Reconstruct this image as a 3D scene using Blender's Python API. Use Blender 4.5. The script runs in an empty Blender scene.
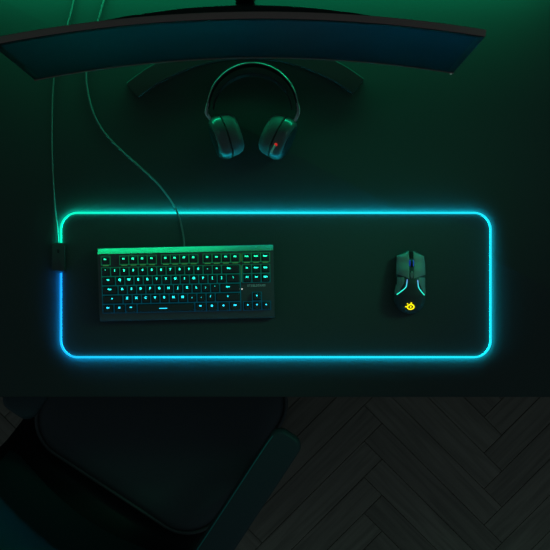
import bpy, bmesh, math, random
from mathutils import Vector, Matrix
R = random.Random(7)
S = bpy.context.scene
C = S.collection
PI = math.pi
F_PX, CAM_H = 1100.0, 2.3

def at(px, py, z=0.0):
    s = F_PX / (CAM_H - z)
    return Vector(((px - 275) / s, (275 - py) / s, z))

# ---------------------------------------------------------------- materials
def mat(name, col, rough=.5, metal=0.0, spec=.5, coat=0.0, noise=None, bump=None, sheen=0.0, aniso=None):
    m = bpy.data.materials.new(name); m.use_nodes = True
    nt = m.node_tree; b = nt.nodes['Principled BSDF']
    b.inputs['Base Color'].default_value = (*col, 1)
    b.inputs['Roughness'].default_value = rough
    b.inputs['Metallic'].default_value = metal
    b.inputs['Specular IOR Level'].default_value = spec
    b.inputs['Coat Weight'].default_value = coat
    b.inputs['Sheen Weight'].default_value = sheen
    tc = nt.nodes.new('ShaderNodeTexCoord')
    if noise:
        sc, amt = noise
        n = nt.nodes.new('ShaderNodeTexNoise'); n.inputs['Scale'].default_value = sc; n.inputs['Detail'].default_value = 6
        nt.links.new(tc.outputs['Object'], n.inputs['Vector'])
        mx = nt.nodes.new('ShaderNodeMix'); mx.data_type = 'RGBA'
        mx.inputs[6].default_value = (*[c * (1 - amt) for c in col], 1)
        mx.inputs[7].default_value = (*[c * (1 + amt) for c in col], 1)
        nt.links.new(n.outputs['Fac'], mx.inputs[0]); nt.links.new(mx.outputs[2], b.inputs['Base Color'])
    if bump:
        sc, st, dist = bump
        n = nt.nodes.new('ShaderNodeTexNoise'); n.inputs['Scale'].default_value = sc; n.inputs['Detail'].default_value = 4
        nt.links.new(tc.outputs['Object'], n.inputs['Vector'])
        bp = nt.nodes.new('ShaderNodeBump'); bp.inputs['Strength'].default_value = st; bp.inputs['Distance'].default_value = dist
        nt.links.new(n.outputs['Fac'], bp.inputs['Height']); nt.links.new(bp.outputs['Normal'], b.inputs['Normal'])
    return m

def emit(name, col, strength, base=(.02, .02, .02)):
    m = mat(name, base, .5)
    b = m.node_tree.nodes['Principled BSDF']
    b.inputs['Emission Color'].default_value = (*col, 1)
    b.inputs['Emission Strength'].default_value = strength
    return m

def emit_attr(name, strength, base=(.02, .02, .02)):
    m = emit(name, (1, 1, 1), strength, base); nt = m.node_tree
    a = nt.nodes.new('ShaderNodeAttribute'); a.attribute_name = 'led'
    nt.links.new(a.outputs['Color'], nt.nodes['Principled BSDF'].inputs['Emission Color'])
    return m

M = {}
M['desk'] = mat('matt_charcoal_desk', (.060, .060, .060), .55, spec=.25, noise=(3, .08))
M['desk_metal'] = mat('desk_leg_metal', (.03, .03, .03), .4, .8)
M['cloth'] = mat('mat_cloth', (.095, .100, .098), .9, spec=.15, noise=(900, .25), bump=(1500, .15, .0004))
M['plastic'] = mat('black_plastic', (.018, .018, .019), .42)
M['box'] = mat('control_box_plastic', (.07, .072, .074), .4)
M['kb_case'] = mat('keyboard_case', (.11, .115, .125), .45)
M['kb_top'] = mat('keyboard_brushed_plate', (.15, .155, .155), .45)
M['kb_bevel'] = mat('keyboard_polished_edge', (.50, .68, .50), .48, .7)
M['key'] = mat('keycap_plastic', (.075, .080, .085), .34)
M['letter'] = mat('grey_print', (.95, .97, .97), .5)
M['mouse'] = mat('mouse_soft_touch', (.07, .07, .07), .45)
M['mouse_button'] = mat('mouse_button_silicone', (.36, .36, .35), .48)
M['bezel'] = mat('monitor_frame_grey', (.40, .17, .18), .55, spec=.3)
M['bezel_black'] = mat('monitor_black', (.010, .010, .010), .5, spec=.3)
M['stand'] = mat('monitor_stand_metal', (.075, .040, .045), .5, .2)
M['cable'] = mat('cable_rubber', (.20, .22, .215), .5)
M['hs_metal'] = mat('headset_band_metal', (.34, .35, .35), .40, .8)
M['hs_shell'] = mat('headset_shell', (.11, .13, .125), .30, coat=.4)
M['hinge'] = mat('headset_hinge_metal', (.75, .78, .77), .32, .7)
M['hs_dark'] = mat('headset_dark_rubber', (.012, .012, .012), .6)
M['hs_cushion'] = mat('headset_airweave', (.11, .13, .125), .55, sheen=.2, bump=(900, .2, .0004))
M['strap'] = mat('headset_strap_fabric', (.045, .05, .05), .8)
M['seat'] = mat('chair_seat_fabric', (.11, .12, .128), .75, spec=.2, bump=(500, .2, .0006))
M['chair_leather'] = mat('chair_leather', (.045, .070, .078), .48, spec=.4, bump=(260, .35, .0012))
M['chair_back'] = mat('chair_back_fabric', (.016, .036, .040), .8, spec=.2, bump=(400, .25, .0008))
M['piping_grey'] = mat('chair_piping_grey', (.09, .09, .09), .5)
M['seam_teal_sheen'] = mat('chair_seam_teal_sheen', (.02, .33, .33), .4)  # teal light caught by the armrest seam, put into its colour
M['chair_plastic'] = mat('chair_plastic', (.012, .012, .013), .45)
M['wall'] = mat('painted_wall', (.25, .25, .25), .8, noise=(4, .05))
M['legend'] = emit_attr('key_legend_glow', 3.8)
M['backlight'] = emit_attr('key_backlight', .2, (.01, .01, .01))
M['strip'] = emit_attr('mat_edge_light', 1.0, (.1, .1, .1))
M['halo_wall'] = emit_attr('mat_halo_light', 36.0, (.1, .1, .1))
M['mouse_led'] = emit_attr('mouse_led', 1.7)
M['wheel_led'] = emit('mouse_wheel_blue', (.02, .10, 1), .55)
M['logo'] = emit('mouse_logo_yellow', (.95, .80, .0), 1.6)
M['dot'] = emit('white_dot', (.9, .95, .85), 1.2)
M['power_dot'] = emit('power_dot', (.35, .5, .45), .2)
M['red'] = emit('red_indicator', (.9, .02, .02), .55, (.3, .01, .01))
M['mic'] = mat('mic_boom', (.55, .60, .58), .35)

def floor_mat():
    m = mat('dark_herringbone_wood', (.03, .028, .025), .5, spec=.3); nt = m.node_tree; b = nt.nodes['Principled BSDF']
    a = nt.nodes.new('ShaderNodeAttribute'); a.attribute_name = 'led'       # per board shade and along-grain axis flag
    tc = nt.nodes.new('ShaderNodeTexCoord')
    mp = nt.nodes.new('ShaderNodeMapping'); mp.inputs['Rotation'].default_value = (0, 0, -PI / 4)
    mp2 = nt.nodes.new('ShaderNodeMapping'); mp2.inputs['Rotation'].default_value = (0, 0, PI / 4)
    sep = nt.nodes.new('ShaderNodeSeparateColor'); nt.links.new(a.outputs['Color'], sep.inputs[0])
    mv = nt.nodes.new('ShaderNodeMix'); mv.data_type = 'VECTOR'
    nt.links.new(tc.outputs['Object'], mp.inputs[0]); nt.links.new(tc.outputs['Object'], mp2.inputs[0])
    nt.links.new(sep.outputs[1], mv.inputs[0]); nt.links.new(mp.outputs[0], mv.inputs[4]); nt.links.new(mp2.outputs[0], mv.inputs[5])
    n = nt.nodes.new('ShaderNodeTexNoise'); n.inputs['Scale'].default_value = 1; n.inputs['Detail'].default_value = 5; n.inputs['Distortion'].default_value = .6
    ms = nt.nodes.new('ShaderNodeMapping'); ms.inputs['Scale'].default_value = (5, 80, 1)
    nt.links.new(mv.outputs[1], ms.inputs[0]); nt.links.new(ms.outputs[0], n.inputs['Vector'])
    cr = nt.nodes.new('ShaderNodeValToRGB')
    cr.color_ramp.elements[0].position = .35; cr.color_ramp.elements[0].color = (.72, .72, .72, 1)
    cr.color_ramp.elements[1].position = .62; cr.color_ramp.elements[1].color = (1, 1, 1, 1)
    nt.links.new(n.outputs['Fac'], cr.inputs[0])
    m1 = nt.nodes.new('ShaderNodeMix'); m1.data_type = 'RGBA'; m1.blend_type = 'MULTIPLY'; m1.inputs[0].default_value = 1
    wood = nt.nodes.new('ShaderNodeMix'); wood.data_type = 'RGBA'
    wood.inputs[6].default_value = (.32, .255, .205, 1); wood.inputs[7].default_value = (.40, .325, .26, 1)
    nt.links.new(sep.outputs[0], wood.inputs[0])
    nt.links.new(cr.outputs[0], m1.inputs[6]); nt.links.new(wood.outputs[2], m1.inputs[7])
    nt.links.new(m1.outputs[2], b.inputs['Base Color'])
    return m
M['floor'] = floor_mat()

def screen_mat():  # blue-teal sheen on the glass put into the emission as a gradient
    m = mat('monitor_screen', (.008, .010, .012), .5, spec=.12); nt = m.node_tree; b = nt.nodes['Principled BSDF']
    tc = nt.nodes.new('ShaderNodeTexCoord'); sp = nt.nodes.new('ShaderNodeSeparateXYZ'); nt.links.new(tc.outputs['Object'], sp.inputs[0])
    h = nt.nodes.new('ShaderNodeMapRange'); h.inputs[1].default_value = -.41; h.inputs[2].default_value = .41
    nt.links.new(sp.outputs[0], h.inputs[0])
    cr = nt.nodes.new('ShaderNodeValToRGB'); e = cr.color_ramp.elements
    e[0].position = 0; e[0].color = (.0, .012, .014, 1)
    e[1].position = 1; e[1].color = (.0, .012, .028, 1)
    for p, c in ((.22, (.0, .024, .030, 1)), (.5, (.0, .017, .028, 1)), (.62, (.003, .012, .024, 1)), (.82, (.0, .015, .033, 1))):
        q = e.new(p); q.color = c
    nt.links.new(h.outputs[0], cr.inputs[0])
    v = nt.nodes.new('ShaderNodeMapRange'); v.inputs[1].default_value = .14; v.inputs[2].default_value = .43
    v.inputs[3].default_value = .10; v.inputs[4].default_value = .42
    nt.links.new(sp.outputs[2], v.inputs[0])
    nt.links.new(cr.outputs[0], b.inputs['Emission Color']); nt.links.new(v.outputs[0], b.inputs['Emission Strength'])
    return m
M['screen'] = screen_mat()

# ---------------------------------------------------------------- mesh helpers
def obj(name, bm, m, parent=None, smooth=35, label=None):
    bmesh.ops.recalc_face_normals(bm, faces=bm.faces)
    me = bpy.data.meshes.new(name); bm.to_mesh(me); bm.free()
    for x in (m if isinstance(m, (list, tuple)) else [m]): me.materials.append(x)
    if smooth:
        me.shade_smooth(); me.set_sharp_from_angle(angle=math.radians(smooth))
    o = bpy.data.objects.new(name, me); C.objects.link(o)
    if parent is not None: o.parent = parent
    if label: o['label'] = label
    return o

def thing(name, label, cat, loc=(0, 0, 0), rz=0, group=None):
    o = bpy.data.objects.new(name, None); C.objects.link(o); o.empty_display_size = .05
    o.location = loc; o.rotation_euler = (0, 0, rz); o['label'] = label; o['category'] = cat
    if group: o['group'] = group
    return o

def loft(bm, rings, cap=True, closed=True):
    vs = [[bm.verts.new(p) for p in r] for r in rings]
    n = len(vs[0])
    for a, b in zip(vs, vs[1:]):
        for i in range(n if closed else n - 1):
            j = (i + 1) % n
            bm.faces.new((a[i], a[j], b[j], b[i]))
    if cap and closed:
        bm.faces.new(vs[0][::-1]); bm.faces.new(vs[-1])
    return vs

def rrect(w, d, r, n=6, cx=0, cy=0):
    r = max(min(r, w / 2 - 1e-5, d / 2 - 1e-5), 1e-5); out = []
    for k, (sx, sy) in enumerate(((1, 1), (-1, 1), (-1, -1), (1, -1))):
        for i in range(n + 1):
            a = k * PI / 2 + i / n * PI / 2
            out.append((cx + sx * (w / 2 - r) + r * math.cos(a), cy + sy * (d / 2 - r) + r * math.sin(a)))
    return out

def slab(bm, w, d, r, z0, z1, bev=.001, cx=0, cy=0, n=6, steps=3, bottom=True):
    rings = []
    prof = []
    if bottom:
        for i in range(steps + 1):
            a = i / steps * PI / 2; prof.append((bev * (1 - math.sin(a)), z0 + bev * (1 - math.cos(a))))
    else: prof.append((0, z0))
    for i in range(steps + 1):
        a = i / steps * PI / 2; prof.append((bev * (1 - math.cos(a)), z1 - bev * (1 - math.sin(a))))
    for ins, z in prof:
        rings.append([(x, y, z) for x, y in rrect(w - 2 * ins, d - 2 * ins, max(r - ins, .0002), n, cx, cy)])
    loft(bm, rings)

def tube(bm, pts, r, n=10, cap=True, closed=False):
    pts = [Vector(p) for p in pts]; N = len(pts); rings = []
    up = Vector((0, 0, 1))
    for i, p in enumerate(pts):
        if closed: t = pts[(i + 1) % N] - pts[i - 1]
        else: t = pts[min(i + 1, N - 1)] - pts[max(i - 1, 0)]
        t.normalize()
        u = up if abs(t.dot(up)) < .95 else Vector((0, 1, 0))
        a = t.cross(u).normalized(); b = a.cross(t).normalized()
        rr = r[i] if isinstance(r, (list, tuple)) else r
        rings.append([p + a * rr * math.cos(2 * PI * k / n) + b * rr * math.sin(2 * PI * k / n) for k in range(n)])
    if closed: rings.append(rings[0])
    return loft(bm, rings, cap and not closed)

def spline(pts, sub=10):
    pts = [Vector(p) for p in pts]; out = []
    for i in range(len(pts) - 1):
        p0 = pts[max(i - 1, 0)]; p1 = pts[i]; p2 = pts[i + 1]; p3 = pts[min(i + 2, len(pts) - 1)]
        for k in range(sub):
            t = k / sub
            out.append(.5 * ((2 * p1) + (p2 - p0) * t + (2 * p0 - 5 * p1 + 4 * p2 - p3) * t * t + (3 * p1 - p0 - 3 * p2 + p3) * t ** 3))
    out.append(pts[-1]); return out

def cyl(bm, c, axis, r, h, n=24, bev=0.0):
    axis = Vector(axis).normalized(); q = axis.to_track_quat('Z', 'Y'); c = Vector(c); rings = []
    prof = [(r - bev, -h / 2), (r, -h / 2 + bev), (r, h / 2 - bev), (r - bev, h / 2)] if bev else [(r, -h / 2), (r, h / 2)]
    for rr, z in prof:
        rings.append([c + q @ Vector((rr * math.cos(2 * PI * k / n), rr * math.sin(2 * PI * k / n), z)) for k in range(n)])
    loft(bm, rings)

def colour(o, fn):
    me = o.data; ca = me.color_attributes.new('led', 'FLOAT_COLOR', 'POINT')
    for v in me.vertices: ca.data[v.index].color = (*fn(v.co), 1)

def mixc(a, b, t): t = max(0, min(1, t)); return tuple(x + (y - x) * t for x, y in zip(a, b))
def ramp(stops, t):
    if t <= stops[0][0]: return stops[0][1]
    for (a, ca), (b, cb) in zip(stops, stops[1:]):
        if t <= b: return mixc(ca, cb, (t - a) / (b - a))
    return stops[-1][1]

# ---------------------------------------------------------------- setting: floor, wall
FLOOR_Z = -.75
L_, W_ = .470, .0705
bm = bmesh.new(); boards = []
c45 = math.cos(PI / 4)
lay = bm.verts.layers.float_color.new('led')
def board(x0, y0, x1, y1, flag):
    g = .0005; x0 += g; y0 += g; x1 -= g; y1 -= g; e = .0012
    sh = R.random()
    rings = []
    for ins, z in ((0, FLOOR_Z - .010), (0, FLOOR_Z - e), (e, FLOOR_Z)):
        ring = []
        for x, y in ((x0 + ins, y0 + ins), (x1 - ins, y0 + ins), (x1 - ins, y1 - ins), (x0 + ins, y1 - ins)):
            ring.append((c45 * (x - y) + .297, c45 * (x + y) - .311, z))
        rings.append(ring)
    cx = sum(p[0] for p in rings[0]) / 4; cy = sum(p[1] for p in rings[0]) / 4
    if not (-1.9 < cx < 1.9 and -2.0 < cy < 1.0): return
    vs = loft(bm, rings)
    for r_ in vs:
        for v in r_: v[lay] = (sh, flag, 0, 1)
for m_ in range(-9, 9):
    for k in range(-60, 60):
        ox, oy = m_ * L_ + k * W_ - L_, -m_ * L_ + k * W_
        board(ox, oy, ox + L_, oy + W_, 0.0)
        board(ox + L_, oy + W_ - L_, ox + L_ + W_, oy + W_, 1.0)
# subfloor below the boards in the same mesh
vs = [bm.verts.new(p) for p in ((-2.4, -2.5, FLOOR_Z - .006), (2.4, -2.5, FLOOR_Z - .006), (2.4, 1.2, FLOOR_Z - .006), (-2.4, 1.2, FLOOR_Z - .006))]
bm.faces.new(vs)
vs = [bm.verts.new(p) for p in ((-2.4, -2.5, FLOOR_Z - .04), (2.4, -2.5, FLOOR_Z - .04), (2.4, 1.2, FLOOR_Z - .04), (-2.4, 1.2, FLOOR_Z - .04))]
bm.faces.new(vs[::-1])
fl = obj('floor', bm, M['floor'], smooth=0); fl['kind'] = 'structure'
bm = bmesh.new(); bmesh.ops.create_cube(bm, size=1, matrix=Matrix.Translation((0, .87, .40)) @ Matrix.Diagonal((4.4, .08, 2.3, 1)))
wl = obj('wall_back', bm, M['wall'], smooth=0); wl['kind'] = 'structure'

# ---------------------------------------------------------------- desk
DX, DY0, DY1 = 1.0, -.2552, .80
desk = thing('desk', 'wide matt charcoal desk top under the monitor, headphones and glowing mat', 'desk', (0, .27, FLOOR_Z))
bm = bmesh.new(); slab(bm, 2 * DX, DY1 - DY0, .004, -.030 - FLOOR_Z, -FLOOR_Z, .0015, 0, (DY0 + DY1) / 2 - .27)
obj('desktop', bm, M['desk'], desk)
for sx in (-1, 1):
    for sy in (-1, 1):
        bm = bmesh.new(); slab(bm, .05, .05, .004, .0, -.030 - FLOOR_Z, .001, sx * .93, sy * .46)
        obj('leg', bm, M['desk_metal'], desk)

# ---------------------------------------------------------------- lit desk mat
MC = at(275.75, 285.0)
mw, md = 428.6 / (F_PX / CAM_H), 143.8 / (F_PX / CAM_H)
matt = thing('desk_mat', 'long black cloth desk mat with a glowing cyan and blue edge', 'desk mat', (MC.x, MC.y, 0))
bm = bmesh.new(); slab(bm, mw - .003, md - .003, .034, .0001, .0040, .001, n=14)
obj('cloth_surface', bm, M['cloth'], matt)
# the glowing strip follows the edge, interrupted by the control box
boxw, boxh = .0285, .0590
bx, by = at(59.5, 257).x - MC.x, at(59.5, 257).y - MC.y
path = []
rp = rrect(mw, md, .0345, 16)
# densify straight runs
dense = []
for i in range(len(rp)):
    a, b = Vector(rp[i]), Vector(rp[(i + 1) % len(rp)]); n = max(1, int((b - a).length / .01))
    for k in range(n): dense.append(a + (b - a) * k / n)
# start just below the box on the left side, go counter-clockwise (list order is ccw)
st = min(range(len(dense)), key=lambda i: (dense[i] - Vector((-mw / 2, by - boxh / 2 + .004))).length)
seq = dense[st:] + dense[:st]
seq = [p for p in seq if not (p.x < -mw / 2 + .001 and abs(p.y - by) < boxh / 2 - .003)]
def ribbon(prof):
    bm = bmesh.new(); rings = []
    for i, p in enumerate(seq):
        t = seq[min(i + 1, len(seq) - 1)] - seq[max(i - 1, 0)]; t.normalize(); nr = Vector((t.y, -t.x))
        rings.append([(p.x + nr.x * o, p.y + nr.y * o, z) for o, z in prof])
    loft(bm, rings); return bm
# glowing top seen from above; brighter walls added under it to throw the halo
bm = ribbon([(-.0018, .0063), (.0018, .0063), (.0020, .0067), (.0015, .0073), (-.0015, .0073), (-.0020, .0067)])
strip = obj('edge_light_strip', bm, M['strip'], matt, label='glowing strip running round the edge, cyan above and blue at lower left')
def strip_col(co):
    x = (co.x + mw / 2) / mw; y = (co.y + md / 2) / md
    top = ramp([(0, (.001, .62, .38)), (.12, (.004, .60, .50)), (.45, (.012, .54, .70)), (1, (.012, .50, .72))], x)
    bot = ramp([(0, (.012, .36, .80)), (.10, (.012, .40, .80)), (.45, (.014, .48, .78)), (1, (.012, .52, .72))], x)
    if x < .03 and y > .66: return ramp([(.72, (.001, .62, .36)), (1, (.002, .60, .42))], y)
    if x < .03: return ramp([(0, (.012, .34, .80)), (.55, (.010, .24, .85))], y)
    return mixc(bot, top, y)
colour(strip, lambda co: tuple(a * b for a, b in zip(strip_col(co), (1, 1.55, 1.35))))
halo_wall = obj('strip_halo_wall', ribbon([(-.0012, .0005), (.0012, .0005), (.0012, .0064), (-.0012, .0064)]), M['halo_wall'], strip, label='bright side walls added under the strip to throw its halo')
colour(halo_wall, lambda co: strip_col(co))
for v in halo_wall.data.vertices:
    k = 1.0 if v.index % 4 in (1, 2) else .26     # inner side dimmed to narrow its halo on the cloth
    q = halo_wall.data.color_attributes['led'].data[v.index]; q.color = (q.color[0] * k * .1, q.color[1] * k, q.color[2] * k, 1)
bm = bmesh.new(); slab(bm, boxw, boxh, .003, .0001, .0135, .0025, bx, by); obj('control_box', bm, M['box'], matt)
bm = bmesh.new(); slab(bm, .005, .008, .002, .0130, .0143, .0005, bx, by + .012); obj('button', bm, M['plastic'], matt)
off = Vector((MC.x, MC.y, 0))
cp = [at(76, -14, .003), at(72, 8, .003), at(66, 30, .003), at(57, 60, .003), at(53, 90, .003), at(52, 125, .003), at(52.3, 160, .003), at(54.5, 200, .003), at(57, 225, .004), at(58.5, 246, .006)]
cp = [at(80, -40, .003)] + cp
bm = bmesh.new(); tube(bm, [p - off for p in spline(cp, 8)], .0017, 8); obj('cable', bm, M['cable'], matt)

# ---------------------------------------------------------------- keyboard
KZ = .0042
kc = at(186.0, 283.0, .035)
krz = math.radians(1.25)
TILT = math.radians(4.2)
kb = thing('keyboard', 'black compact keyboard with green to cyan backlit keys on the glowing mat', 'keyboard', (kc.x, kc.y, KZ), krz)
KW, KD = .363, .152
def ktop(y): return .0215 + (y + KD / 2) / KD * .0115          # height of the top plate
# case: profile extruded along x with end bevels
prof = [(-KD / 2, .002), (-KD / 2, .0135), (-KD / 2 + .0012, .0150), (-.0600, ktop(-.06) - .001), (KD / 2 - .0135, ktop(KD / 2 - .0135) - .001), (KD / 2 - .0125, ktop(KD / 2) - .0025), (KD / 2 - .001, .016), (KD / 2, .014), (KD / 2, .002)]
bm = bmesh.new(); rings = []
for x, s in ((-KW / 2, .985), (-KW / 2 + .0015, 1), (KW / 2 - .0015, 1), (KW / 2, .985)):
    rings.append([(x, y * s, .014 + (z - .014) * (s if z > .014 else 1)) for y, z in prof])
loft(bm, rings); obj('case', bm, M['kb_case'], kb)
# brushed top plate with polished rear edge
bm = bmesh.new()
prof = [(-.0745, .0153), (-.0612, ktop(-.0612) - .0004), (KD / 2 - .0125, ktop(KD / 2 - .0125)), (KD / 2 - .0125, ktop(KD / 2 - .0125) - .004), (-.0612, ktop(-.0612) - .004), (-.0745, .0140)]
loft(bm, [[(x, y, z) for y, z in prof] for x in (-KW / 2 + .0012, KW / 2 - .0012)]); obj('top_plate', bm, M['kb_top'], kb)
bm = bmesh.new()
y1 = KD / 2 - .0128; z1 = ktop(y1) + .0004
prof = [(y1, z1 - .003), (y1, z1)]
for i in range(6):
    a = math.radians(38 + i * 2.4)
    y1b, z1b = prof[-1]; prof.append((y1b + .00195, z1b - .00195 * math.tan(a)))
prof.append((KD / 2 - .0010, .0145))
loft(bm, [[(x, y, z) for y, z in prof] for x in (-KW / 2 + .0006, KW / 2 - .0006)])
obj('rear_edge', bm, M['kb_bevel'], kb, label='polished bevel along the back, shining green')
for sx in (-1, 1):
    for sy in (-1, 1):
        bm = bmesh.new(); slab(bm, .03, .008, .002, -.0002, .0035, .0008, sx * .15, sy * .066); obj('rubber_foot', bm, M['plastic'], kb)

U = .01905
X0 = -9.125 * U
rows = {'F': .0500, 'N': .0262, 'Q': .00715, 'A': -.0119, 'Z': -.03095, 'B': -.0500}
row_t = {'F': 0, 'N': .2, 'Q': .38, 'A': .58, 'Z': .8, 'B': 1}
GLOW = [(0, (.010, .85, .36)), (.2, (.012, .82, .48)), (.4, (.012, .74, .56)), (.6, (.012, .68, .62)), (.8, (.012, .58, .68)), (1, (.015, .50, .74))]
keys = []
def row(r, items, x=0):
    for it in items:
        if isinstance(it, (int, float)): x += it; continue
        w, t = (it if isinstance(it, tuple) else (1, it))
        keys.append((r, x, w, t)); x += w
row('F', ['Esc', 1, 'F1', 'F2', 'F3', 'F4', .5, 'F5', 'F6', 'F7', 'F8', .5, 'F9', 'F10', 'F11', 'F12', .25, 'PrtSc', 'ScrLk', 'Pause'])
row('N', ['`', '1', '2', '3', '4', '5', '6', '7', '8', '9', '0', '-', '=', (2, 'Bksp'), .25, 'Ins', 'Home', 'PgUp'])
row('Q', [(1.5, 'Tab')] + list('QWERTYUIOP') + ['[', ']', (1.5, '\\'), .25, 'Del', 'End', 'PgDn'])
row('A', [(1.75, 'Caps')] + list('ASDFGHJKL') + [';', "'", (2.25, 'Enter')])
row('Z', [(2.25, 'Shift')] + list('ZXCVBNM') + [',', '.', '/', (2.75, 'Shift'), 1.25, '^'])
row('B', [(1.25, 'Ctrl'), (1.25, 'Win'), (1.25, 'Alt'), (6.25, '_'), (1.25, 'Alt'), (1.25, 'Win'), (1.25, 'Fn'), (1.25, 'Ctrl'), .25, '<', 'v', '>'])

def text_mesh(txt, size, bold=0.0, space=1.0):
    cu = bpy.data.curves.new('t', 'FONT'); cu.body = txt; cu.size = size; cu.align_x = 'CENTER'; cu.align_y = 'CENTER'
    cu.offset = bold; cu.extrude = .00012; cu.space_character = space; cu.resolution_u = 3
    o = bpy.data.objects.new('t', cu); C.objects.link(o)
    me = bpy.data.meshes.new_from_object(o.evaluated_get(bpy.context.evaluated_depsgraph_get()))
    bpy.data.objects.remove(o); bpy.data.curves.remove(cu)
    return me

def arrow_bm(kind):
    bm = bmesh.new(); s = .0017
    ang = {'^': 0, 'v': PI, '<': PI / 2, '>': -PI / 2, 'Shift': 0}[kind]
    pts = [(0, s), (s, -.2 * s), (.4 * s, -.2 * s), (.4 * s, -s), (-.4 * s, -s), (-.4 * s, -.2 * s), (-s, -.2 * s)]
    loft(bm, [[(x * math.cos(ang) - y * math.sin(ang), x * math.sin(ang) + y * math.cos(ang), z) for x, y in pts] for z in (0, .00015)])
    return bm

Rt = Matrix.Rotation(math.atan(.0115 / KD), 4, 'X')
cap_mesh = {}
for r, x, w, t in keys:
    cx = X0 + (x + w / 2) * U; cy = rows[r]; base = ktop(cy) + .0016
    if w not in cap_mesh:
        bm = bmesh.new(); W, D = w * U - .0019, U - .0019; rings = []
        for k, (dw, z, dy) in enumerate(((0, 0, 0), (.0002, .0010, 0), (.0046, .0068, .0006), (.0054, .0074, .0006), (.0066, .0075, .0006))):
            rings.append([(px, py + dy, z) for px, py in rrect(W - dw, D - dw * .92, .0016 + dw * .12, 4)])
        # slightly dished centre
        rings.append([(px * .5, (py - .0006) * .5 + .0006, .0071) for px, py, _ in rings[-1]])
        loft(bm, rings)
        o = obj('keycap', bm, M['key'], kb, smooth=40); cap_mesh[w] = o.data
    else:
        o = bpy.data.objects.new('keycap', cap_mesh[w]); C.objects.link(o); o.parent = kb
    o.location = (cx, cy, base); o.rotation_euler = Rt.to_euler()
    col = ramp(GLOW, row_t[r])
    # glowing legend in the upper half of the cap
    if t == '_':
        bm = bmesh.new(); slab(bm, .0165, .0011, .0003, 0, .00015, .00003); me = None; lx, ly = -.005, -.0005
    elif t in ('^', 'v', '<', '>', 'Shift'):
        bm = arrow_bm(t); me = None; lx, ly = 0, .0028
    elif t == 'Fn':
        bm = bmesh.new(); cyl(bm, (0, 0, .0001), (0, 0, 1), .0017, .0002, 14); me = None; lx, ly = 0, .0028
    elif t == 'Win':
        bm = bmesh.new(); me = None; lx, ly = 0, .0028
        for sx in (-1, 1):
            for sy in (-1, 1): slab(bm, .0016, .0016, .0002, 0, .00015, .00003, sx * .001, sy * .001)
    else:
        big = len(t) == 1
        me = text_mesh(t, .0059 if big else (.0046 if len(t) < 3 else .0035), .00028 if big else .00018)
        bm = bmesh.new(); bm.from_mesh(me); bpy.data.meshes.remove(me); lx, ly = 0, .0030
        if t in ('Bksp', 'Enter'): lx = -.004
    lg = obj('legend', bm, M['legend'], o, smooth=0)
    lg.location = (lx, ly, .00765 if t != '_' else .0074)
    if r == 'F' : lg.location.y = .0028
    k = R.uniform(.75, 1.1) * (.62 if len(t) == 1 and t in ";',./[]-=`\\" else 1)
    colour(lg, lambda co: tuple(c * k for c in col))

# light guide plate glowing faintly in the gaps between the keys
bm = bmesh.new()
def glow_patch(x0, x1, ya, yb):
    n = max(1, int((x1 - x0) / .5))
    for i in range(n):
        a, b = x0 + (x1 - x0) * i / n, x0 + (x1 - x0) * (i + 1) / n
        pts = [(X0 + a * U, ya), (X0 + b * U, ya), (X0 + b * U, yb), (X0 + a * U, yb)]
        bm.faces.new([bm.verts.new((px, py, ktop(py) + .0004)) for px, py in pts])
h = U / 2
for (x0, x1) in ((0, 1), (2, 6), (6.5, 10.5), (11, 15), (15.25, 18.25)):
    glow_patch(x0 - .02, x1 + .02, rows['F'] - h - .0006, rows['F'] + h)
for k in ('N', 'Q', 'A', 'Z', 'B'):
    glow_patch(-.02, 15.04, rows[k] - h, rows[k] + h)
for k in ('N', 'Q'): glow_patch(15.22, 18.26, rows[k] - h, rows[k] + h)
glow_patch(16.22, 17.28, rows['Z'] - h, rows['Z'] + h); glow_patch(15.22, 18.26, rows['B'] - h, rows['B'] + h)
bl = obj('backlight', bm, M['backlight'], kb, smooth=0)
colour(bl, lambda co: ramp([(-.06, (.0, .15, .30)), (-.03, (.0, .22, .30)), (0, (.0, .32, .30)), (.03, (.01, .45, .22)), (.055, (.02, .60, .16))], co.y))
# leaked key light put into glowing bars under the function keys and one beside the main block
bm = bmesh.new()
for xs in ([0], [2, 3, 4, 5], [6.5, 7.5, 8.5, 9.5], [11, 12, 13, 14], [15.25, 16.25, 17.25]):
    for x in xs:
        y = rows['F'] - h - .0013
        slab(bm, U * .62, .0009, .0002, ktop(y) + .0002, ktop(y) + .0006, .0001, X0 + (x + .5) * U, y)
for a, b in ((rows['F'] + h, rows['F'] - h), (rows['N'] + h, rows['Q'] - h)):
    bmesh.ops.create_cube(bm, size=1, matrix=Matrix.Translation((X0 + 15.125 * U, (a + b) / 2, ktop((a + b) / 2) + .0006)) @ Matrix.Diagonal((.0007, a - b - .003, .0012, 1)))
o = obj('key_light_leak', bm, emit_attr('leak_glow', .42), kb, smooth=0)
colour(o, lambda co: ramp([(-.01, (.02, .45, .30)), (.04, (.10, .65, .12))], co.y))
me = text_mesh('STEELSERIES', .0062, .0002, 1.15)
bm = bmesh.new(); bm.from_mesh(me); bpy.data.meshes.remove(me)
o = obj('brand_lettering', bm, M['letter'], kb, smooth=0, label='small grey capital lettering below the navigation keys')
o.location = (X0 + 16.72 * U, -.0085, ktop(-.0085) + .0001); o.rotation_euler = Rt.to_euler()
bm = bmesh.new(); cyl(bm, (X0 + 15.15 * U, -.0150, ktop(-.015) + .0006), (0, 0, 1), .0012, .0010, 12)
obj('indicator_light', bm, M['dot'], kb, label='tiny white status light')
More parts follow.
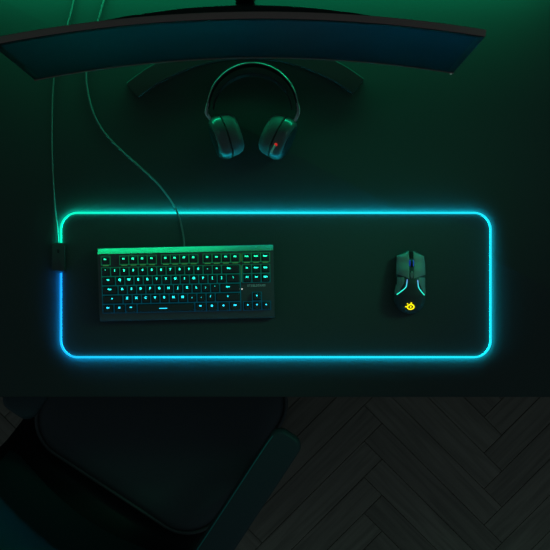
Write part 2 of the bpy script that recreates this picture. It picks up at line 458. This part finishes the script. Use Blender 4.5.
# keyboard cable, in keyboard space
kinv = (Matrix.Translation((kc.x, kc.y, KZ)) @ Matrix.Rotation(krz, 4, 'Z')).inverted()
cb = [at(111, -24, .003), at(104.5, -2, .003), at(98.5, 19, .003), at(90, 46, .003), at(86.3, 72, .003), at(87.5, 90, .003), at(93, 112, .003), at(104, 132, .003),
      at(122, 151, .003), at(141, 168, .003), at(158, 184, .003), at(171, 201, .004), at(177.5, 213, .0085), at(181.5, 226, .008), at(184, 240, .010), at(184.2, 249, .014)]
bm = bmesh.new(); tube(bm, [kinv @ p for p in spline(cb, 8)], .0019, 8); obj('cable', bm, M['cable'], kb)

# ---------------------------------------------------------------- mouse
mz = .0042
mc = at(410.2, 282.0, .02)
mouse = thing('computer_mouse', 'dark wireless gaming mouse with glowing teal side lines and yellow emblem', 'mouse', (mc.x, mc.y, mz), math.radians(-1.2))
def lerp_tab(tab, t):
    if t <= tab[0][0]: return tab[0][1]
    for (a, va), (b, vb) in zip(tab, tab[1:]):
        if t <= b:
            u = (t - a) / (b - a); u = u * u * (3 - 2 * u); return va + (vb - va) * u
    return tab[-1][1]
HWL = [(-.0665, .004), (-.064, .0125), (-.058, .0225), (-.050, .0285), (-.038, .0325), (-.022, .0318), (-.005, .0292), (.015, .0292), (.035, .0290), (.0535, .0285), (.0575, .0215), (.061, .0145), (.0645, .0075)]
HWR = [(-.0665, .004), (-.064, .0130), (-.058, .0230), (-.050, .0290), (-.038, .0325), (-.022, .0325), (-.005, .0315), (.015, .0312), (.035, .0305), (.0535, .0280), (.0575, .0215), (.061, .0150), (.0645, .0085)]
HT = [(-.0665, .010), (-.058, .024), (-.045, .034), (-.025, .0395), (-.005, .0395), (.02, .034), (.045, .026), (.0645, .020)]
def hw(x, y): return lerp_tab(HWL if x < 0 else HWR, y)
def mtop(x, y):
    u = min(abs(x) / hw(x, y), 1.0)
    H = lerp_tab(HT, y) - .010
    return .010 + H * (1 - u ** 2.5) ** .5 if u < 1 else .010
ys = [-.0665 + .131 * i / 46 for i in range(47)]
bm = bmesh.new(); rings = []
nx = 28
for y in ys:
    ring = []
    for k in range(nx + 1):
        c = -math.cos(PI * k / nx); x = c * hw(c if c else 1, y)
        ring.append((x, y, mtop(x, y)))
    hr, hl = hw(1, y), hw(-1, y)
    ring += [(hr * .97, y, .004), (hr * .90, y, .0004), (-hl * .90, y, .0004), (-hl * .97, y, .004)]
    rings.append(ring)
loft(bm, rings); obj('body', bm, M['mouse'], mouse, smooth=60)

def mpatch(bm, fx, fy, nu=14, nv=16, top=.0014, bot=-.0015):
    """closed shell following the body: fx(u,v), fy(u,v)"""
    def P(u, v, o):
        y = fy(u, v); x = fx(u, v, y); e = .0004
        lim = hw(x, y) * .992
        x = max(-lim, min(lim, x))
        z = mtop(x, y)
        n = Vector((-(mtop(x + e, y) - mtop(x - e, y)) / (2 * e), -(mtop(x, y + e) - mtop(x, y - e)) / (2 * e), 1)).normalized()
        return Vector((x, y, z)) + n * o
    A = [[bm.verts.new(P(i / nu, j / nv, top if 0 < i < nu and 0 < j < nv else top * .45)) for i in range(nu + 1)] for j in range(nv + 1)]
    B = [[bm.verts.new(P(i / nu, j / nv, bot)) for i in range(nu + 1)] for j in range(nv + 1)]
    for j in range(nv):
        for i in range(nu):
            bm.faces.new((A[j][i], A[j][i + 1], A[j + 1][i + 1], A[j + 1][i])); bm.faces.new((B[j][i], B[j + 1][i], B[j + 1][i + 1], B[j][i + 1]))
    for i in range(nu):
        bm.faces.new((A[0][i], B[0][i], B[0][i + 1], A[0][i + 1])); bm.faces.new((A[nv][i], A[nv][i + 1], B[nv][i + 1], B[nv][i]))
    for j in range(nv):
        bm.faces.new((A[j][0], A[j + 1][0], B[j + 1][0], B[j][0])); bm.faces.new((A[j][nu], B[j][nu], B[j + 1][nu], A[j + 1][nu]))
for s, lab in ((-1, 'left button'), (1, 'right button')):
    bm = bmesh.new()
    mpatch(bm, lambda u, v, y: s * (.0046 + (hw(s, y) * .985 - .0046) * u), lambda u, v: (.0070 + .0085 * u ** .8) + v * ((.0642 - .0105 * u ** 1.3) - (.0070 + .0085 * u ** .8)))
    obj('main_button', bm, M['mouse_button'], mouse, smooth=50)
# rear side grips
for s in (-1, 1):
    bm = bmesh.new()
    mpatch(bm, lambda u, v, y: s * hw(s, y) * (.50 + .49 * u + .38 * (1 - u) * max(0, (.0 - y) / .026)), lambda u, v: -.0250 + v * .0345, 8, 12, .0006)
    obj('side_grip', bm, M['mouse_button'], mouse, smooth=50)
bm = bmesh.new(); mpatch(bm, lambda u, v, y: -hw(-1, y) * (.955 + .035 * u), lambda u, v: -.006 + v * .016, 3, 10, .0018); obj('thumb_button', bm, M['plastic'], mouse)
# wheel in its channel
bm = bmesh.new(); slab(bm, .0078, .052, .003, .016, .0255, .001, .0005, .0375); obj('wheel_channel', bm, M['hs_dark'], mouse)
bm = bmesh.new(); n = 36; rings = []
for xx, rr in ((-.0030, .0095), (-.0024, .0108), (0, .0112), (.0024, .0108), (.0030, .0095)):
    rings.append([(xx + .0006, .0372 + rr * math.cos(2 * PI * k / n) * (1 + .02 * (k % 2)), .0215 + rr * math.sin(2 * PI * k / n) * (1 + .02 * (k % 2))) for k in range(n)])
loft(bm, rings); wh = obj('scroll_wheel', bm, M['plastic'], mouse)
for xx in (-.0030, .0040):
    bm = bmesh.new(); cyl(bm, (xx, .0372, .0215), (1, 0, 0), .0098, .0008, 28); obj('wheel_light', bm, M['wheel_led'], wh, label='blue glowing ring beside the wheel')
bm = bmesh.new(); rings = []
for s_, dz in ((1, 0), (1, .0042), (.8, .005), (.45, .005), (.4, .0044)):
    rings.append([(.0006 + .0032 * s_ * math.cos(2 * PI * k / 20), .0150 + .0075 * s_ * math.sin(2 * PI * k / 20), .0330 + dz) for k in range(20)])
loft(bm, rings); obj('sensitivity_button', bm, M['mouse_button'], mouse)
# glowing side lines
def on_body(x, y, o=.0007): return Vector((x, y, mtop(x, y) + o))
for pts in (((-.0088, .0052), (-.0100, -.0040), (-.0118, -.0112), (-.0205, -.0195), (-.0282, -.0262)), ((.0128, .0045), (.0136, -.0040), (.0152, -.0112), (.0215, -.0195), (.0285, -.0262))):
    q = spline([(x, y, 0) for x, y in pts], 6)
    bm = bmesh.new(); tube(bm, [on_body(p.x, p.y) for p in q], .00085, 8); o = obj('light_line', bm, M['mouse_led'], mouse, label='thin glowing teal line')
    colour(o, lambda co: ramp([(-.026, (.02, .80, .50)), (-.010, (.03, .62, .62)), (.002, (.10, .30, .62)), (.006, (.10, .10, .35))], co.y))
# yellow emblem: ring with a small arm and two dots
bm = bmesh.new()
def conform_ring(cx, cy, rx, ry, r):
    tube(bm, [on_body(cx + rx * math.cos(a), cy + ry * math.sin(a), .0003) for a in [2 * PI * k / 28 for k in range(28)]], r, 6, closed=True)
def dotm(cx, cy, r):
    loft(bm, [[on_body(cx + r * f * math.cos(a), cy + r * f * math.sin(a), o) for a in [2 * PI * k / 14 for k in range(14)]] for f, o in ((1, -.0004), (1, .0004), (.7, .0008))])
ex, ey = .0004, -.0512
conform_ring(ex, ey, .0066, .0050, .0013); dotm(ex, ey, .0018)
dotm(ex + .0005, ey + .0078, .0016); dotm(ex - .0072, ey + .0062, .0013); dotm(ex - .0100, ey + .0002, .0014)
tube(bm, [on_body(ex - .0095, ey), on_body(ex - .0062, ey)], .0009, 6)
tube(bm, [on_body(ex, ey + .0045), on_body(ex + .0004, ey + .0072)], .0009, 6)
obj('emblem', bm, M['logo'], mouse, label='glowing yellow round emblem')

# ---------------------------------------------------------------- monitor
mrz = math.atan2(.014, .83)
mo = Vector((-.061, .390, 0))
mon = thing('curved_monitor', 'wide curved monitor seen from above at the back of the desk', 'monitor', mo, mrz)
ZB, ZT, HW_ = .137, .461, .4125
def cy_(s): return .037 * (1 - (s / HW_) ** 2)
def arc_loft(bm, s0, s1, sect, n=48):
    """sect(s) -> list of (depth, z) profile; depth measured away from the user"""
    rings = []
    for i in range(n + 1):
        s = s0 + (s1 - s0) * i / n
        slope = -2 * .037 * s / HW_ ** 2; nrm = Vector((-slope, 1)).normalized()
        rings.append([(s + nrm.x * d, cy_(s) + nrm.y * d, z) for d, z in sect(s)])
    loft(bm, rings)
def bev_sect(d0, d1, z0, z1, b=.0012): return [(d0 + b, z0), (d1 - b, z0), (d1, z0 + b), (d1, z1 - b), (d1 - b, z1), (d0 + b, z1), (d0, z1 - b), (d0, z0 + b)]
bm = bmesh.new(); arc_loft(bm, -HW_, HW_, lambda s: bev_sect(.0016, .0135, ZB, ZT)); obj('frame', bm, M['bezel'], mon)
bm = bmesh.new(); arc_loft(bm, -HW_ + .001, HW_ - .001, lambda s: bev_sect(.0006, .0060, ZB + .0012, ZT - .0012, .0004)); obj('bezel', bm, M['bezel_black'], mon)
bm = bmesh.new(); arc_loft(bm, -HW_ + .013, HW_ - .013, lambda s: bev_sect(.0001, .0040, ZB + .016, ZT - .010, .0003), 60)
obj('screen', bm, M['screen'], mon, label='dark screen, its blue reflected sheen put into a faint glow')
bm = bmesh.new(); arc_loft(bm, -HW_, HW_, lambda s: bev_sect(-.0012, .0130, ZB - .0022, ZB + .0006, .0005)); obj('lower_trim', bm, M['bezel'], mon, label='thin grey strip under the screen')
# rear housing
def house(s):
    k = max(0.0, 1 - (s / .23) ** 2); d = .0135 + .0015 + .0115 * k
    return [(.0125, .165), (.0125 + (d - .0125) * .7, .170), (d + .020 * k, .24), (d + .020 * k, .37), (d, ZT - .010), (d - .003, ZT - .006), (.0125, ZT - .005)]
bm = bmesh.new(); arc_loft(bm, -HW_ + .004, HW_ - .004, house); obj('rear_housing', bm, M['bezel_black'], mon, smooth=30)
# stand: neck and curved foot
inv = (Matrix.Translation(mo) @ Matrix.Rotation(mrz, 4, 'Z')).inverted()
nk = inv @ Vector((-.053, .505, 0))
bm = bmesh.new(); slab(bm, .034, .050, .004, .012, .436, .002, nk.x, nk.y); obj('stand_neck', bm, M['stand'], mon)
bm = bmesh.new(); slab(bm, .034, .050, .004, .300, .360, .002, nk.x, nk.y - .040); obj('mount_plate', bm, M['bezel_black'], mon)
fc = inv @ Vector((-.0565, .0905, 0)); bm = bmesh.new(); rings = []
A = math.radians(38.3)
for i in range(41):
    a = -A + 2 * A * i / 40; e = abs(a) / A
    ri, ro = .3600, .4010 - .002 * e
    hgt = .013
    d = Vector((math.sin(a), math.cos(a)))
    rings.append([(fc.x + d.x * r_, fc.y + d.y * r_, z) for r_, z in ((ri + .001, 0.0), (ro - .001, 0.0), (ro, .001), (ro, hgt - .001), (ro - .001, hgt), (ri + .001, hgt), (ri, hgt - .001), (ri, .001))])
loft(bm, rings); slab(bm, .07, .075, .006, 0.0, .0135, .001, nk.x, nk.y - .012); obj('stand_foot', bm, M['stand'], mon, smooth=30, label='black curved foot of the stand')
bm = bmesh.new(); cyl(bm, (HW_ - .005, cy_(HW_ - .005) - .0012, ZB - .0015), (0, 0, 1), .0022, .003, 12); obj('power_light', bm, M['power_dot'], mon, label='tiny grey light at the lower right corner')

# ---------------------------------------------------------------- headphones
hp = at(252.5, 118, .04); hp.z = 0
hs = thing('headphones', 'dark wireless over-ear headphones lying flat on the desk below the monitor', 'headphones', hp)
def hpx(px, py, z=.04): return at(px, py, z) - hp
sc_ = 1100 / 2.26
def band(rx, ry, cx, cy, a0, a1, zc, hh, th, n=48, zend=None):
    bm = bmesh.new(); rings = []
    for i in range(n + 1):
        a = math.radians(a0 + (a1 - a0) * i / n)
        z0, h0 = zc, hh
        e = abs(i / n - .5) * 2
        h0 = hh * (1 - .45 * e ** 3)
        c = hpx(cx, cy); p = Vector((c.x + rx / sc_ * math.cos(a), c.y + ry / sc_ * math.sin(a), 0)); nr = Vector((math.cos(a) / rx, math.sin(a) / ry, 0)).normalized()
        b = th * .3
        rings.append([p + nr * o + Vector((0, 0, z)) for o, z in ((-th + b, z0 - h0), (-b, z0 - h0), (0, z0 - h0 + b), (0, z0 + h0 - b), (-b, z0 + h0), (-th + b, z0 + h0), (-th, z0 + h0 - b), (-th, z0 - h0 + b))])
    loft(bm, rings); return bm
obj('headband', band(46.0, 47.0, 252.8, 111.0, -8, 188, .044, .017, .0028), M['hs_metal'], hs)
obj('headband_lining', band(45.0, 46.0, 252.8, 110.8, 2, 178, .0425, .0165, .0024), M['hs_dark'], hs)
obj('suspension_strap', band(39.8, 37.5, 252.6, 111.5, 4, 176, .040, .018, .0022), M['strap'], hs)
def cup(cx, cy, ang, s):
    """s=-1 left in the photo; axis points outward"""
    out = Vector((s * math.cos(ang), -math.sin(ang) * 0 + math.sin(ang) * 1, 0)).normalized()
    along = Vector((-out.y, out.x, 0)) * (1 if s > 0 else -1)      # toward the headband
    c = hpx(cx, cy, .044); c.z = 0
    def disc(stations, m, name, par, zc=.042):
        bm = bmesh.new(); rings = []
        for d, a, b in stations:
            ring = []
            for k in range(40):
                t = 2 * PI * k / 40; ct, st = math.cos(t), math.sin(t)
                u = a * math.copysign(abs(ct) ** .95, ct); w = b * math.copysign(abs(st) ** .95, st)
                ring.append(c + out * (d * 1.27 - w * .16) + along * u * 1.04 + Vector((0, 0, zc + w * .98 + d * .16)))
            rings.append(ring)
        loft(bm, rings); return obj(name, bm, m, par, smooth=38)
    shell = disc([(.0012, .0400, .0345), (.0025, .0438, .0380), (.009, .0440, .0382), (.0150, .0415, .0365), (.0185, .0385, .034), (.0200, .0350, .031)], M['hs_shell'], 'ear_cup', hs)
    disc([(.0198, .0335, .0295), (.0212, .0325, .0285), (.0216, .030, .026)], M['plastic'], 'speaker_plate', shell)
    cu = disc([(.0005, .0400, .0345), (-.0010, .0432, .0372), (-.0110, .0420, .0365), (-.0180, .0385, .0335), (-.0215, .0325, .028), (-.0218, .020, .016), (-.0170, .017, .014)], M['hs_cushion'], 'ear_cushion', shell)
    return shell, c, out, along
sl, cl, ol, al = cup(226.0, 135.8, math.radians(-19 * -1 * -1), -1)
sr, cr_, orr, ar = cup(278.0, 136.6, math.radians(-26), 1)
# hinge yokes joining band and cups
for pts in (((208.2, 104), (206.6, 113), (209.0, 117.5), (212.5, 122)), ((297.4, 104), (298.4, 112), (296.0, 119), (291.5, 124))):
    bm = bmesh.new(); P = [hpx(x, y) + Vector((0, 0, .044)) - Vector((0, 0, .04)) for x, y in pts]
    q = spline(P, 6); rings = []
    for i, p in enumerate(q):
        t = (q[min(i + 1, len(q) - 1)] - q[max(i - 1, 0)]).normalized(); nr = Vector((t.y, -t.x, 0)); e = i / (len(q) - 1)
        wd = .0022 + .0012 * math.sin(e * PI); hh = .011 - .003 * e; b = .0012
        rings.append([p + nr * o + Vector((0, 0, z)) for o, z in ((-wd + b, -hh), (wd - b, -hh), (wd, -hh + b), (wd, hh - b), (wd - b, hh), (-wd + b, hh), (-wd, hh - b), (-wd, -hh + b))])
    loft(bm, rings); obj('hinge', bm, M['hinge'], hs)
# retracted microphone with red ring on the right-hand cup
bm = bmesh.new()
mp = [hpx(275.2, 145.5, .08), hpx(273.2, 148.2, .082), hpx(271.8, 151.0, .081), hpx(271.2, 153.4, .078)]
for p in mp: p.z += .0002
tube(bm, spline(mp, 5), [.0022] * 16, 10); mic = obj('microphone', bm, M['mic'], hs, label='short pale microphone tip')
bm = bmesh.new(); rc = hpx(275.8, 144.6, .08); 
rings = []
for k in range(7):
    a = -PI / 2 + PI * k / 6; rings.append([(rc.x + .0034 * math.cos(a) * math.cos(t) + 1e-5 * math.cos(t), rc.y + .0034 * math.cos(a) * math.sin(t) + 1e-5 * math.sin(t), .0790 + .0040 * math.sin(a)) for t in [2 * PI * j / 14 for j in range(14)]])
loft(bm, rings); obj('mute_light', bm, M['red'], mic, label='small glowing red light')

# ---------------------------------------------------------------- chair
Fw = Vector((.55, .835, 0)).normalized(); Rt_ = Vector((Fw.y, -Fw.x, 0))
cc = Vector((-.251, -.300, FLOOR_Z))
ch = thing('office_chair', 'dark padded armchair pushed under the front edge of the desk', 'chair', cc, math.atan2(Rt_.y, Rt_.x))
SZ = -FLOOR_Z - .28     # seat top above floor
bm = bmesh.new(); rings = []
for ins, z in ((.02, SZ - .095), (.004, SZ - .085), (0, SZ - .060), (0, SZ - .030), (.006, SZ - .012), (.020, SZ - .002), (.05, SZ), (.12, SZ - .006)):
    rings.append([(x, y, z) for x, y in rrect(.505 - 2 * ins, .445 - 2 * ins, max(.095 - ins * .4, .03), 10, -.002, -.0275)])
loft(bm, rings); seat = obj('seat_cushion', bm, M['seat'], ch, smooth=60)
bm = bmesh.new(); tube(bm, [(x, y, SZ - .010) for x, y in rrect(.501, .441, .094, 10, -.002, -.0275)], .0042, 8, closed=True); obj('piping', bm, M['piping_grey'], seat, label='grey piping round the seat')
# backrest: thick curved pad leaning back
def back_pt(u, v, d):
    # u -1..1 across, v 0..1 up, d depth behind the front face
    x = u * (.245 - .02 * v); y = -.300 - .085 * v - .012 * math.sin(v * PI) + .055 * u * u - d; z = SZ + .055 + v * .50
    return (x, y, z)
bm = bmesh.new(); N, V = 20, 16
ring_all = []
for j in range(V + 1):
    v = j / V; e = math.sin(PI * min(max(v, .02), .98)) ** .25; ring = []
    for i in range(N + 1):
        u = -1 + 2 * i / N; k = (1 - abs(u) ** 6) ** .5 * e; ring.append(back_pt(u * .99, v, .035 - .035 * k))
    for i in range(N, -1, -1):
        u = -1 + 2 * i / N; k = (1 - abs(u) ** 6) ** .5 * e; ring.append(back_pt(u * .99, v, .0355 + .035 * k))
    ring_all.append(ring)
loft(bm, ring_all); back = obj('backrest', bm, M['chair_back'], ch, smooth=60)
bm = bmesh.new(); slab(bm, .09, .02, .004, SZ - .10, SZ + .22, .003, 0, -.385); slab(bm, .09, .18, .01, SZ - .115, SZ - .095, .003, 0, -.30); obj('back_support', bm, M['chair_plastic'], ch)
# armrests
for s, y0, y1 in ((1, -.290, .122), (-1, -.172, .150)):
    wv = .074 if s > 0 else .084; cx = s * .262
    za = -FLOOR_Z - .070
    bm = bmesh.new(); slab(bm, wv, y1 - y0, .026, za - .036, za, .012, cx, (y0 + y1) / 2, n=8, steps=5); pad = obj('armrest_pad', bm, M['chair_leather'], ch, smooth=60)
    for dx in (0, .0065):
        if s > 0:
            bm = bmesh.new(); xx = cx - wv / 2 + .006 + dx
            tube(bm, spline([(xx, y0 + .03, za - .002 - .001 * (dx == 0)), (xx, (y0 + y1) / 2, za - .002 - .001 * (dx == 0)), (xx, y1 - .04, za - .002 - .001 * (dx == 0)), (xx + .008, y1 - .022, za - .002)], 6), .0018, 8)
            obj('seam', bm, M['seam_teal_sheen'], pad, label='stitched seam with a teal sheen put into its colour')
    bm = bmesh.new(); slab(bm, .03, .09, .008, SZ - .10, za - .034, .003, cx + s * .022, -.03); slab(bm, .09, .09, .008, SZ - .110, SZ - .092, .003, cx + s * (-.01), -.03); obj('armrest_post', bm, M['chair_plastic'], ch)
bm = bmesh.new(); slab(bm, .24, .26, .02, SZ - .125, SZ - .094, .006); obj('seat_plate', bm, M['chair_plastic'], ch)
bm = bmesh.new(); rings = []
for i in range(13):
    u = -1 + i / 6; x = u * .262 - .008; yb = -.345 + .030 * u * u
    rings.append([(x, -.12, SZ - .088), (x, -.235, SZ - .060), (x, yb + .03, SZ - .020), (x, yb, SZ + .075), (x, yb - .012, SZ + .075), (x, yb - .012, SZ - .045), (x, -.235, SZ - .080), (x, -.12, SZ - .096)])
loft(bm, rings); obj('dark_gap_filler', bm, M['chair_plastic'], ch, smooth=50, label='black sheet added in the dark gap behind the seat')  # black sheet added to keep the gap behind the seat dark
bm = bmesh.new(); cyl(bm, (0, 0, .235), (0, 0, 1), .026, .23, 24, .003); cyl(bm, (0, 0, .11), (0, 0, 1), .036, .08, 24, .003); obj('lift_column', bm, M['chair_plastic'], ch)
bm = bmesh.new(); cyl(bm, (0, 0, .09), (0, 0, 1), .045, .05, 24, .004)
for k in range(5):
    a = 2 * PI * k / 5 + 1.31; d = Vector((math.cos(a), math.sin(a), 0)); n_ = Vector((-d.y, d.x, 0)); rings = []
    for t, w_, zc in ((.02, .026, .092), (.15, .021, .085), (.29, .016, .072), (.305, .010, .071)):
        rings.append([d * t + n_ * w_ * a_ + Vector((0, 0, zc + b_)) for a_, b_ in ((-1, -.012), (1, -.012), (.7, .013), (-.7, .013))])
    loft(bm, rings)
obj('star_base', bm, M['chair_plastic'], ch)
for k in range(5):
    a = 2 * PI * k / 5 + 1.31; d = Vector((math.cos(a), math.sin(a), 0)); n_ = Vector((-d.y, d.x, 0)); p = d * .285
    bm = bmesh.new(); cyl(bm, p + n_ * .013 + Vector((0, 0, .0275)), n_, .0272, .018, 20, .003); cyl(bm, p - n_ * .013 + Vector((0, 0, .0275)), n_, .0272, .018, 20, .003); cyl(bm, p + Vector((0, 0, .045)), (0, 0, 1), .006, .04, 10)
    obj('caster', bm, M['chair_plastic'], ch)

# ---------------------------------------------------------------- lights
def area(name, loc, target, sx, sy, col, e, shape='RECTANGLE'):
    l = bpy.data.lights.new(name, 'AREA'); l.shape = shape; l.size = sx; l.size_y = sy; l.color = col; l.energy = e
    o = bpy.data.objects.new(name, l); C.objects.link(o); o.location = loc
    o.rotation_euler = (Vector(target) - Vector(loc)).to_track_quat('-Z', 'Y').to_euler(); return o
# green light strip along the back of the desk
area('green_wall_strip', (-.03, .690, .040), (-.03, .0, .0), 1.25, .03, (.004, 1, .42), 2.7)
# green wash from the room behind, high on the left
area('green_room_lamp', (-.9, 1.0 - .25, 1.5), (0, 0, 0), .8, .5, (.02, 1, .5), .6)
# pale lamp, high to the right behind the desk
area('room_lamp', (1.3, .70, 1.5), (.25, .0, 0), .45, .45, (.25, 1, .72), .9)
# green spot added low on the right, cone shaped to brighten the mat
sl = bpy.data.lights.new('added_green_spot', 'SPOT'); sl.energy = 19; sl.color = (.09, 1, .55); sl.spot_size = math.radians(22); sl.spot_blend = 1.0; sl.shadow_soft_size = .16
so = bpy.data.objects.new('added_green_spot', sl); C.objects.link(so); so.location = (1.35, .72, .98)
so.rotation_euler = (Vector((.055, .01, 0)) - so.location).to_track_quat('-Z', 'Y').to_euler()
w = bpy.data.worlds.new('world'); S.world = w; w.use_nodes = True
w.node_tree.nodes['Background'].inputs[0].default_value = (.44, .68, .76, 1)
w.node_tree.nodes['Background'].inputs[1].default_value = .075

# ---------------------------------------------------------------- camera
cam = bpy.data.cameras.new('camera'); cam.sensor_width = 36; cam.lens = 36 * F_PX / 550; cam.clip_start = .05; cam.clip_end = 50
co = bpy.data.objects.new('camera', cam); C.objects.link(co); co.location = (0, 0, CAM_H); co.rotation_euler = (0, 0, 0)
S.camera = co
S.view_settings.view_transform = 'Standard'; S.view_settings.look = 'None'; S.view_settings.exposure = 0; S.view_settings.gamma = 1
S.view_settings.use_curve_mapping = False
S.cycles.use_denoising = True
S.cycles.sample_clamp_indirect = 3.0
